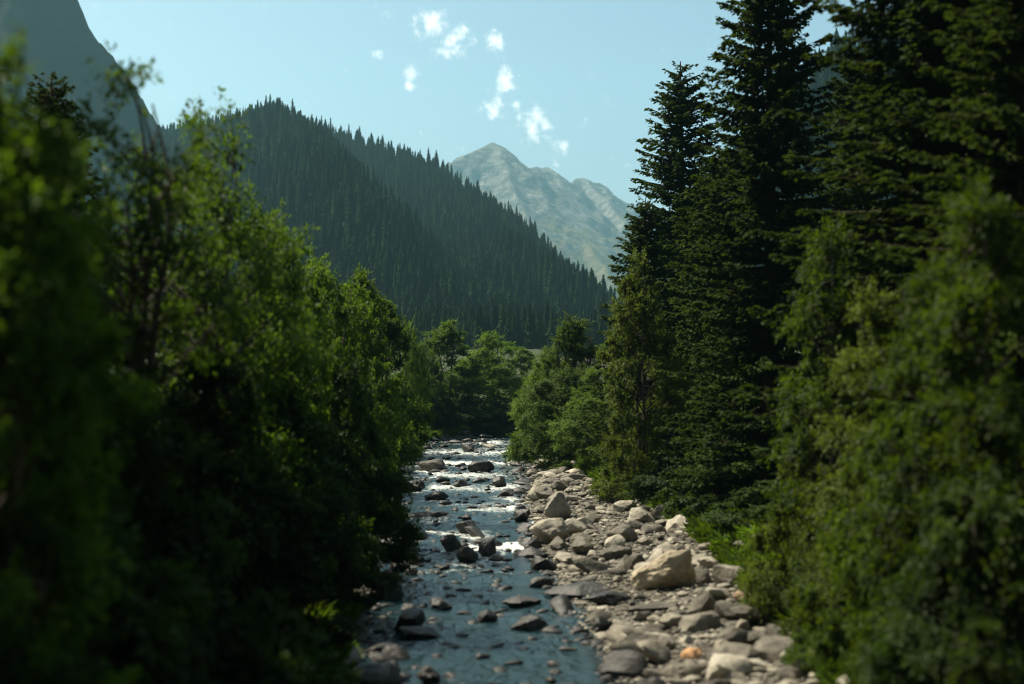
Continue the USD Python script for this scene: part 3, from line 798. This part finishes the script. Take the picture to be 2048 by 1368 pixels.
PROTO = {
    'alder_round': tree_class('alder_round', MADE['round'], M['bark'], M['alder']),
    'alder_tall': tree_class('alder_tall', MADE['tall'], M['bark'], M['alder']),
    'alder_wide': tree_class('alder_wide', MADE['wide'], M['bark'], M['alder']),
    'ash_slender': tree_class('ash_slender', MADE['slender'], M['bark'], M['alder']),
    'alder_open': tree_class('alder_open', MADE['open'], M['bark'], M['alder']),
    'ash_round': tree_class('ash_round', MADE['round'], M['bark'], M['alder_sunlit']),
    'ash_wide': tree_class('ash_wide', MADE['wide'], M['bark'], M['alder_sunlit']),
    'bush_dark': tree_class('bush_dark', MADE['bush'], M['bark'], M['shaded_bush']),
    'bush_fresh': tree_class('bush_fresh', MADE['bush'], M['bark'], M['fresh']),
    'bush_olive': tree_class('bush_olive', MADE['bush'], M['bark'], M['olive']),
    'osier': tree_class('osier', MADE['osier'], M['bark'], M['willow']),
    'olive_tree': tree_class('olive_leaved', MADE['tall'], M['bark'], M['olive']),
    'sapling': tree_class('sapling_source', MADE['sapling'], M['bark'], M['fresh']),
    'sapling_olive': tree_class('sapling_olive', MADE['sapling'], M['bark'], M['olive']),
    'spruce_tall': tree_class('spruce_tall', spruce(21, 25, 4.6, density=1.4), M['spruce_bark'], M['needle']),
    'spruce_open': tree_class('spruce_open', spruce(22, 25, 4.4, sparse=0.10, density=1.2), M['spruce_bark'], M['needle']),
    'spruce_young': tree_class('spruce_young', spruce(23, 16, 3.4, twig=0.5, density=1.2), M['spruce_bark'], M['needle']),
}
SIZE = {'ash_round': (10, 3.3), 'ash_wide': (9, 3.8), 'alder_round': (10, 3.3), 'alder_tall': (11, 2.9), 'alder_wide': (9, 3.8), 'ash_slender': (10, 2.2), 'alder_open': (11, 3.0), 'bush_dark': (4, 2.2), 'bush_fresh': (4, 2.2), 'bush_olive': (4, 2.2),
        'osier': (9, 3.5), 'olive_tree': (11, 2.9), 'sapling': (9, 2.0), 'sapling_olive': (9, 2.0), 'spruce_tall': (25, 4.6), 'spruce_open': (25, 4.4), 'spruce_young': (16, 3.4)}


def tree(name, kind, px, top_py, y, radius, rz, label, cat, sink=0.15):
    """Stands at distance y, its middle and top where the photograph shows them; radius in metres."""
    H, R = SIZE[kind]
    x = X(px, y)
    z = float(ground_z(x, y)) - sink
    s = (Z(top_py, y) - z) / H
    return place(name, PROTO[kind], (x, y, z), rz, (radius / R, radius / R, s), label, cat)


# left bank, near to far
tree('alder_tree', 'alder_tall', -40, 20, 13.5, 1.5, 0.4, 'dark blurred tree at the left edge, nearest to the camera', 'tree')
tree('alder_tree', 'alder_tall', 40, 150, 18, 1.3, 2.0, 'leafy tree second from the left edge, below the grey cliff', 'tree')
tree('ash_tree', 'ash_slender', 245, 118, 23, 1.9, 1.1, 'slender tree with thin forked stems showing through sparse leaves on the left', 'tree')
tree('alder_tree', 'alder_open', 385, 165, 31, 2.5, 5.0, 'leafy tree right of the slender forked one, its crown against the pale sky', 'tree')
tree('alder_tree', 'ash_wide', 495, 372, 39, 2.3, 3.3, 'rounded tree with a bright right shoulder before the wooded hill', 'tree')
tree('alder_tree', 'ash_wide', 655, 488, 55, 2.8, 0.9, 'bright topped tree in the middle of the left bank', 'tree')
tree('alder_tree', 'ash_round', 762, 592, 78, 2.4, 4.1, 'tree with a light crown just left of the far dark trees', 'tree')
tree('alder_tree', 'ash_round', 895, 640, 152, 4.2, 2.2, 'tree at the head of the stream, leftmost of the dark far ones', 'tree')
tree('alder_tree', 'ash_wide', 985, 655, 158, 4.4, 1.6, 'round crowned tree facing the stream at the end of the valley floor', 'tree')
tree('alder_tree', 'ash_round', 1046, 697, 170, 2.9, 3.6, 'small round tree left of the grassy patch beyond the stream', 'tree')
tree('alder_tree', 'ash_wide', 846, 676, 144, 2.6, 0.3, 'dark tree behind the left end of the far rapids', 'tree')
tree('alder_tree', 'alder_tall', 590, 560, 66, 2.0, 1.9, 'tree half hidden between the rounded tree and the bright topped one', 'tree')
tree('alder_tree', 'alder_open', 300, 300, 40, 2.6, 4.4, 'tree behind the slender forked one, seen through its leaves', 'tree')
tree('alder_tree', 'alder_round', 120, 400, 34, 2.6, 0.2, 'full tree between the left edge and the slender forked stems', 'tree')
tree('alder_tree', 'ash_round', 716, 540, 66, 2.4, 3.0, 'tree just right of the bright topped one, its top a step lower', 'tree')
tree('alder_tree', 'ash_wide', 812, 632, 112, 2.3, 5.3, 'light crowned tree above the left end of the far rapids', 'tree')
tree('alder_tree', 'alder_wide', 560, 430, 47, 2.4, 2.7, 'tree just behind the rounded one with the bright right shoulder', 'tree')
tree('alder_tree', 'alder_tall', 960, 700, 185, 4.5, 5.5, 'tree behind the round crowned one at the valley end', 'tree')

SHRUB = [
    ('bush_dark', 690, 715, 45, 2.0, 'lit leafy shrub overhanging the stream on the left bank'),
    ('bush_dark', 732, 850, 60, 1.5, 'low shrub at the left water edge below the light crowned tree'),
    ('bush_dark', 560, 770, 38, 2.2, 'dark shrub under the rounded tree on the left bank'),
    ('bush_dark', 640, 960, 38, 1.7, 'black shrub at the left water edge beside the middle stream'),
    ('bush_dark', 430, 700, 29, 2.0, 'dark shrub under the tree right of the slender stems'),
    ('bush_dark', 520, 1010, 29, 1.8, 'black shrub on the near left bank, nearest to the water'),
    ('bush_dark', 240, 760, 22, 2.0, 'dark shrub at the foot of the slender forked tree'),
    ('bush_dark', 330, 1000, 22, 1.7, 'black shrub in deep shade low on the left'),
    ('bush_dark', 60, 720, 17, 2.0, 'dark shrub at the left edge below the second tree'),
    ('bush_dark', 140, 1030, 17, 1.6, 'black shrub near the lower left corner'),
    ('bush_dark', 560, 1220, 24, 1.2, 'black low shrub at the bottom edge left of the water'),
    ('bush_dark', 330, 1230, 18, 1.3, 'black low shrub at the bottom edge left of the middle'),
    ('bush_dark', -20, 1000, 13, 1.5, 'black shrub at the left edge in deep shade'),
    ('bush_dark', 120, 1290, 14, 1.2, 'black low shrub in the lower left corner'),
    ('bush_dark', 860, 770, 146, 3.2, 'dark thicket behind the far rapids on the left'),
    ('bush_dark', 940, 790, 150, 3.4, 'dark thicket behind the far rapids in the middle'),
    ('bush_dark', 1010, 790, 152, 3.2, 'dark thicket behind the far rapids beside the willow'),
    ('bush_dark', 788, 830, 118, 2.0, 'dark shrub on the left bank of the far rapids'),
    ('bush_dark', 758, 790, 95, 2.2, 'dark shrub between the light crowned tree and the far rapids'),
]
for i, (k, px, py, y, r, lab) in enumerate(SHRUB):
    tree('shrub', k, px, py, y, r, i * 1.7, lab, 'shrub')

for i, (x, y, h) in enumerate([(-12.5, 11, 15), (-13.5, 17, 17), (-12.8, 23, 16), (-14.5, 30, 18), (-15.5, 37, 17), (-14.8, 45.5, 13.8), (-17, 52, 14.5)]):  # all but the visible top are put in to shade the near left bank
    z = float(ground_z(x, y)) - 0.2
    place('spruce', PROTO['spruce_young'], (x, y, z), i * 1.3, (0.95, 0.95, h / 16), 'dark spruce top standing before the grey cliff at the upper left' if i == 5 else 'added spruce behind the left bank trees, shading the near bushes', 'spruce', None if i == 5 else 'added shade spruces behind the left bank trees')

for i, (x, y, h) in enumerate([(-11.5, 8, 19), (-14, 14, 22), (-12.5, 20, 21), (-14.5, 26, 22), (-16, 33, 21)]):  # taller spruces added left of the view to darken the bank bushes
    z = float(ground_z(x, y)) - 0.2
    place('spruce', PROTO['spruce_tall'], (x, y, z), i * 2.3, (1.0, 1.0, h / 25), 'added spruce behind the left bank trees, shading the near bushes', 'spruce', 'added shade spruces behind the left bank trees')

# right bank, far to near
tree('willow', 'osier', 1150, 640, 96, 3.9, 0.5, 'tall rounded willow at the right edge of the far rapids', 'willow')
tree('willow', 'osier', 1095, 700, 106, 2.9, 2.5, 'lower willow thicket leaning to the far rapids', 'willow')
tree('willow', 'osier', 1225, 690, 86, 3.2, 4.0, 'willow between the tall rounded one and the olive tree', 'willow')
tree('spruce', 'spruce_open', 1365, 118, 86, 5.4, 0.3, 'spruce with a free pointed top against the sky right of the peak', 'spruce')
tree('spruce', 'spruce_young', 1290, 395, 78, 3.6, 2.3, 'shorter spruce below the left side of the pointed one', 'spruce')
tree('spruce', 'spruce_young', 1440, 300, 70, 4.2, 1.3, 'dark spruce filling the gap left of the tallest one', 'spruce')
tree('spruce', 'spruce_tall', 1545, -150, 55, 4.9, 4.0, 'tallest broad spruce whose top leaves the picture', 'spruce')
tree('spruce', 'spruce_tall', 1880, -560, 38, 5.8, 5.1, 'black broad spruce in the upper right corner', 'spruce')
tree('spruce', 'spruce_open', 2060, -420, 29, 3.8, 2.6, 'black spruce at the right edge, nearest of the spruces', 'spruce')
tree('spruce', 'spruce_tall', 1720, 90, 64, 4.2, 1.9, 'dark spruce between the tallest one and the black one', 'spruce')
tree('spruce', 'spruce_tall', 2010, -500, 46, 5.2, 0.9, 'black spruce behind the two nearest ones at the upper right', 'spruce')
tree('olive_tree', 'olive_tree', 1290, 490, 66, 2.1, 3.0, 'yellowish leafy tree before the pointed spruce', 'tree')
tree('young_tree', 'sapling', 1655, 430, 34, 1.35, 0.8, 'slim fresh green tree before the black spruce', 'tree')
tree('young_tree', 'sapling_olive', 1740, 560, 30, 1.3, 2.8, 'yellowish slim tree right of the fresh green one', 'tree')
tree('young_tree', 'sapling', 1985, 345, 21, 1.35, 4.4, 'bright green blurred tree at the right edge', 'tree')
tree('young_tree', 'sapling', 1860, 500, 24, 1.2, 1.4, 'green blurred tree next to the one at the right edge', 'tree')
tree('spruce', 'spruce_young', 1480, 520, 60, 3.0, 3.9, 'young spruce standing low before the tallest spruce', 'spruce')
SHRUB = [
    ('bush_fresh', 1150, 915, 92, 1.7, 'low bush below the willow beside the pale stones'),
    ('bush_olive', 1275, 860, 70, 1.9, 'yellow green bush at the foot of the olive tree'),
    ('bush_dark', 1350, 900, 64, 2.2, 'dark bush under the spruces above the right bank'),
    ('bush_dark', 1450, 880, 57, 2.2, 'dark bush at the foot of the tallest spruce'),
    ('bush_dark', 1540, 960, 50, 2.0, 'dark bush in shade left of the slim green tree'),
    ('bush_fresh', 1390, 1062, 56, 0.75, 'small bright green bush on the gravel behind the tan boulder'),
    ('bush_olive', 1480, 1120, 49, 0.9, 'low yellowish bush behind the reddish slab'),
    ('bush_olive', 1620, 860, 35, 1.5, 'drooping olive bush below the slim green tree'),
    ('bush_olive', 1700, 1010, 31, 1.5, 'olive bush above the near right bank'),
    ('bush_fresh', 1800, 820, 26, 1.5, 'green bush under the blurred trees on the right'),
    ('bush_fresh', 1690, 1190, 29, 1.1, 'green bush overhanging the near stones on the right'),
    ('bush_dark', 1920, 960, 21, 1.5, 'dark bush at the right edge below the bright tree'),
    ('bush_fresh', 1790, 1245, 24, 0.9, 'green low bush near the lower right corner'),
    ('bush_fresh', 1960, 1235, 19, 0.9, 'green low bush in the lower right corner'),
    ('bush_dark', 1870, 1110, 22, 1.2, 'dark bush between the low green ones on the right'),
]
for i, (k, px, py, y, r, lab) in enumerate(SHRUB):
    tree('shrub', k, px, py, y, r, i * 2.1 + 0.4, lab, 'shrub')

# ------------------------------------------------------------------ forest on the far slopes
g = np.random.default_rng(77)
FAR = [far_conifer(100 + i, 19, 3.1 + 0.35 * (i % 3), 17, [1, 0.8, 1.15, 0.9][i % 4]) for i in range(4)]
cand = []
u = g.uniform(0.12 * T_HILL, T_HILL, 34000)
vv = g.uniform(0.0, 1.04, 34000) ** 0.92
px_, py_, pz_ = hill_point(u, vv)
for a in zip(px_, py_, pz_):
    cand.append(a + (0,))
for _ in range(7000):        # valley floor before the hill and to the right of it
    y = g.uniform(480, 900)
    x = X(g.uniform(380, 1330), y)
    cand.append((x, y, float(ground_z(x, y)), 1))
grid, trees_ = {}, []
for x, y, z, k in cand:
    c = (int(x // 4.5), int(y // 5.4))
    if c in grid:
        continue
    if k == 1 and y < 400 and -2 < x < 16:
        continue
    grid[c] = 1
    trees_.append((x, y, z, k))
T = np.array(trees_)
dens = meshkit.fbm(T[:, :3] * 0.02, 3, 5)
T = T[dens > 0.28]
scale = (0.52 + 0.58 * g.random(len(T))) * np.where(T[:, 3] > 0, 0.85, 1.0) * (0.85 + 0.4 * meshkit.noise(T[:, :3] * 0.02, 8))
pix = T[:, 0] / T[:, 1] * FPX + 1024
seen = (pix > 560) & (pix < 1200)
order = np.argsort(-scale / T[:, 1] * (seen + 0.01))
far_protos = [tree_class(f'far_spruce_{"abcd"[i]}', FAR[i], M['spruce_bark'], M['far_needle']) for i in range(4)]
picked = order[:300]
picked_kind = g.integers(0, 4, len(T))
for i in picked:
    x, y, z, k = T[i]
    s = scale[i] * (0.85 if k else 1.0)
    p_ = x / y * FPX + 1024
    size = ('tall' if s > 0.98 else 'short') + (' broad' if picked_kind[i] in (0, 2) else ' slim')
    at_ = ('right of the rocky peak gap' if p_ > 1180 else 'below the rocky peak' if p_ > 1060 else 'above the round crowned far tree' if p_ > 930 else 'above the leftmost far dark tree' if p_ > 850 else
           'above the light crowned tree' if p_ > 740 else 'above the bright topped tree' if p_ > 620 else 'behind the rounded left bank tree')
    on = 'on the valley floor' if k else 'on the lower wooded slope'
    lab = f'{size} dark spruce {on} {at_}'
    grp = f'spruces {on} {at_}'
    place('far_spruce', far_protos[int(picked_kind[i])], (x, y, z - 0.5), g.uniform(0, 6.28), (s, s, s * g.uniform(0.9, 1.2)), lab, 'spruce', grp)
rest = order[300:]
rxy = np.stack([g.uniform(90, 500, 5000), g.uniform(640, 905, 5000)], -1)


def right_hill_z(x, y):
    h = np.full_like(x, 30.0)
    for a, b in zip(RG[:-1], RG[1:]):
        a, b = np.array(a), np.array(b)
        ab = b[:2] - a[:2]
        t = np.clip(((x - a[0]) * ab[0] + (y - a[1]) * ab[1]) / (ab @ ab), 0, 1)
        h = np.maximum(h, a[2] + (b[2] - a[2]) * t - 1.15 * np.hypot(x - a[0] - t * ab[0], y - a[1] - t * ab[1]))
    return h


rz_ = right_hill_z(rxy[:, 0], rxy[:, 1])


def forest(name, P_, S_, label):
    n = len(P_)
    protos = [[('trunk', FAR[i][0], M['spruce_bark'], True), ('crown', FAR[i][1], M['far_needle'], False)] for i in range(4)]
    instancer(name, protos, P_, g.integers(0, 4, n), [quat_z(a) for a in g.uniform(0, 6.28, n)], np.stack([S_, S_, S_ * g.uniform(0.9, 1.25, n)], -1), label=label, cat='forest', kind='stuff')


forest('conifer_forest', T[rest][:, :3] - [0, 0, 0.5], scale[rest], 'dense dark conifer forest covering the hill left of the rocky peak')
keep = rz_ > 40
forest('ridge_forest', np.c_[rxy, rz_ - 3][keep], 0.7 + 0.4 * g.random(keep.sum()), 'dark conifer forest on the ridge between the spruces at the upper right')


# ------------------------------------------------------------------ undergrowth on the banks
def tuft(seed, n, h, spread_, w):
    q = np.random.default_rng(seed)
    a = q.uniform(0, 6.28, n)
    p = np.c_[np.cos(a), np.sin(a), a * 0] * (q.random(n) * spread_ * 0.6)[:, None]
    p[:, 2] = q.uniform(0, h * 0.6, n)
    d = unit(np.c_[np.cos(a), np.sin(a), q.uniform(0.1, 1.6, n)] + q.normal(0, 0.3, (n, 3)))
    nn = unit(q.normal(0, 0.6, (n, 3)) + [0, 0, 1])
    return kites(p, d, unit(np.cross(nn, d)), h * q.uniform(0.35, 0.8, n), w * q.uniform(0.6, 1.3, n))


protos = [[('leaves', tuft(1, 120, 0.5, 0.6, 0.08), M['fresh'], False)], [('leaves', tuft(2, 110, 0.55, 0.5, 0.035), M['willow'], False)], [('leaves', tuft(3, 120, 0.45, 0.6, 0.10), M['alder'], False)]]
pts, idx, rot, scl = [], [], [], []
for _ in range(5200):
    y = 10 + 150 * g.random() ** 1.4
    if g.random() < 0.55:
        x = float(interp(y, YS, XG)) - 0.3 + 8 * g.random() ** 1.8
        k = int(g.choice([0, 1, 0, 2]))
    else:
        x = float(interp(y, YS, XL)) - 0.7 - 9 * g.random() ** 1.6
        k = int(g.choice([2, 2, 0]))
    pts.append((x, y, 0))
    idx.append(k)
    rot.append(quat_z(g.uniform(0, 6.28)))
    s = g.uniform(0.6, 1.6)
    scl.append((s, s, s * g.uniform(0.7, 1.2)))
pts = np.array(pts)
pts[:, 2] = ground_z(pts[:, 0], pts[:, 1]) - 0.03
instancer('undergrowth', protos, pts, idx, rot, scl, label='low leafy undergrowth and grass covering both stream banks', cat='undergrowth', kind='stuff')
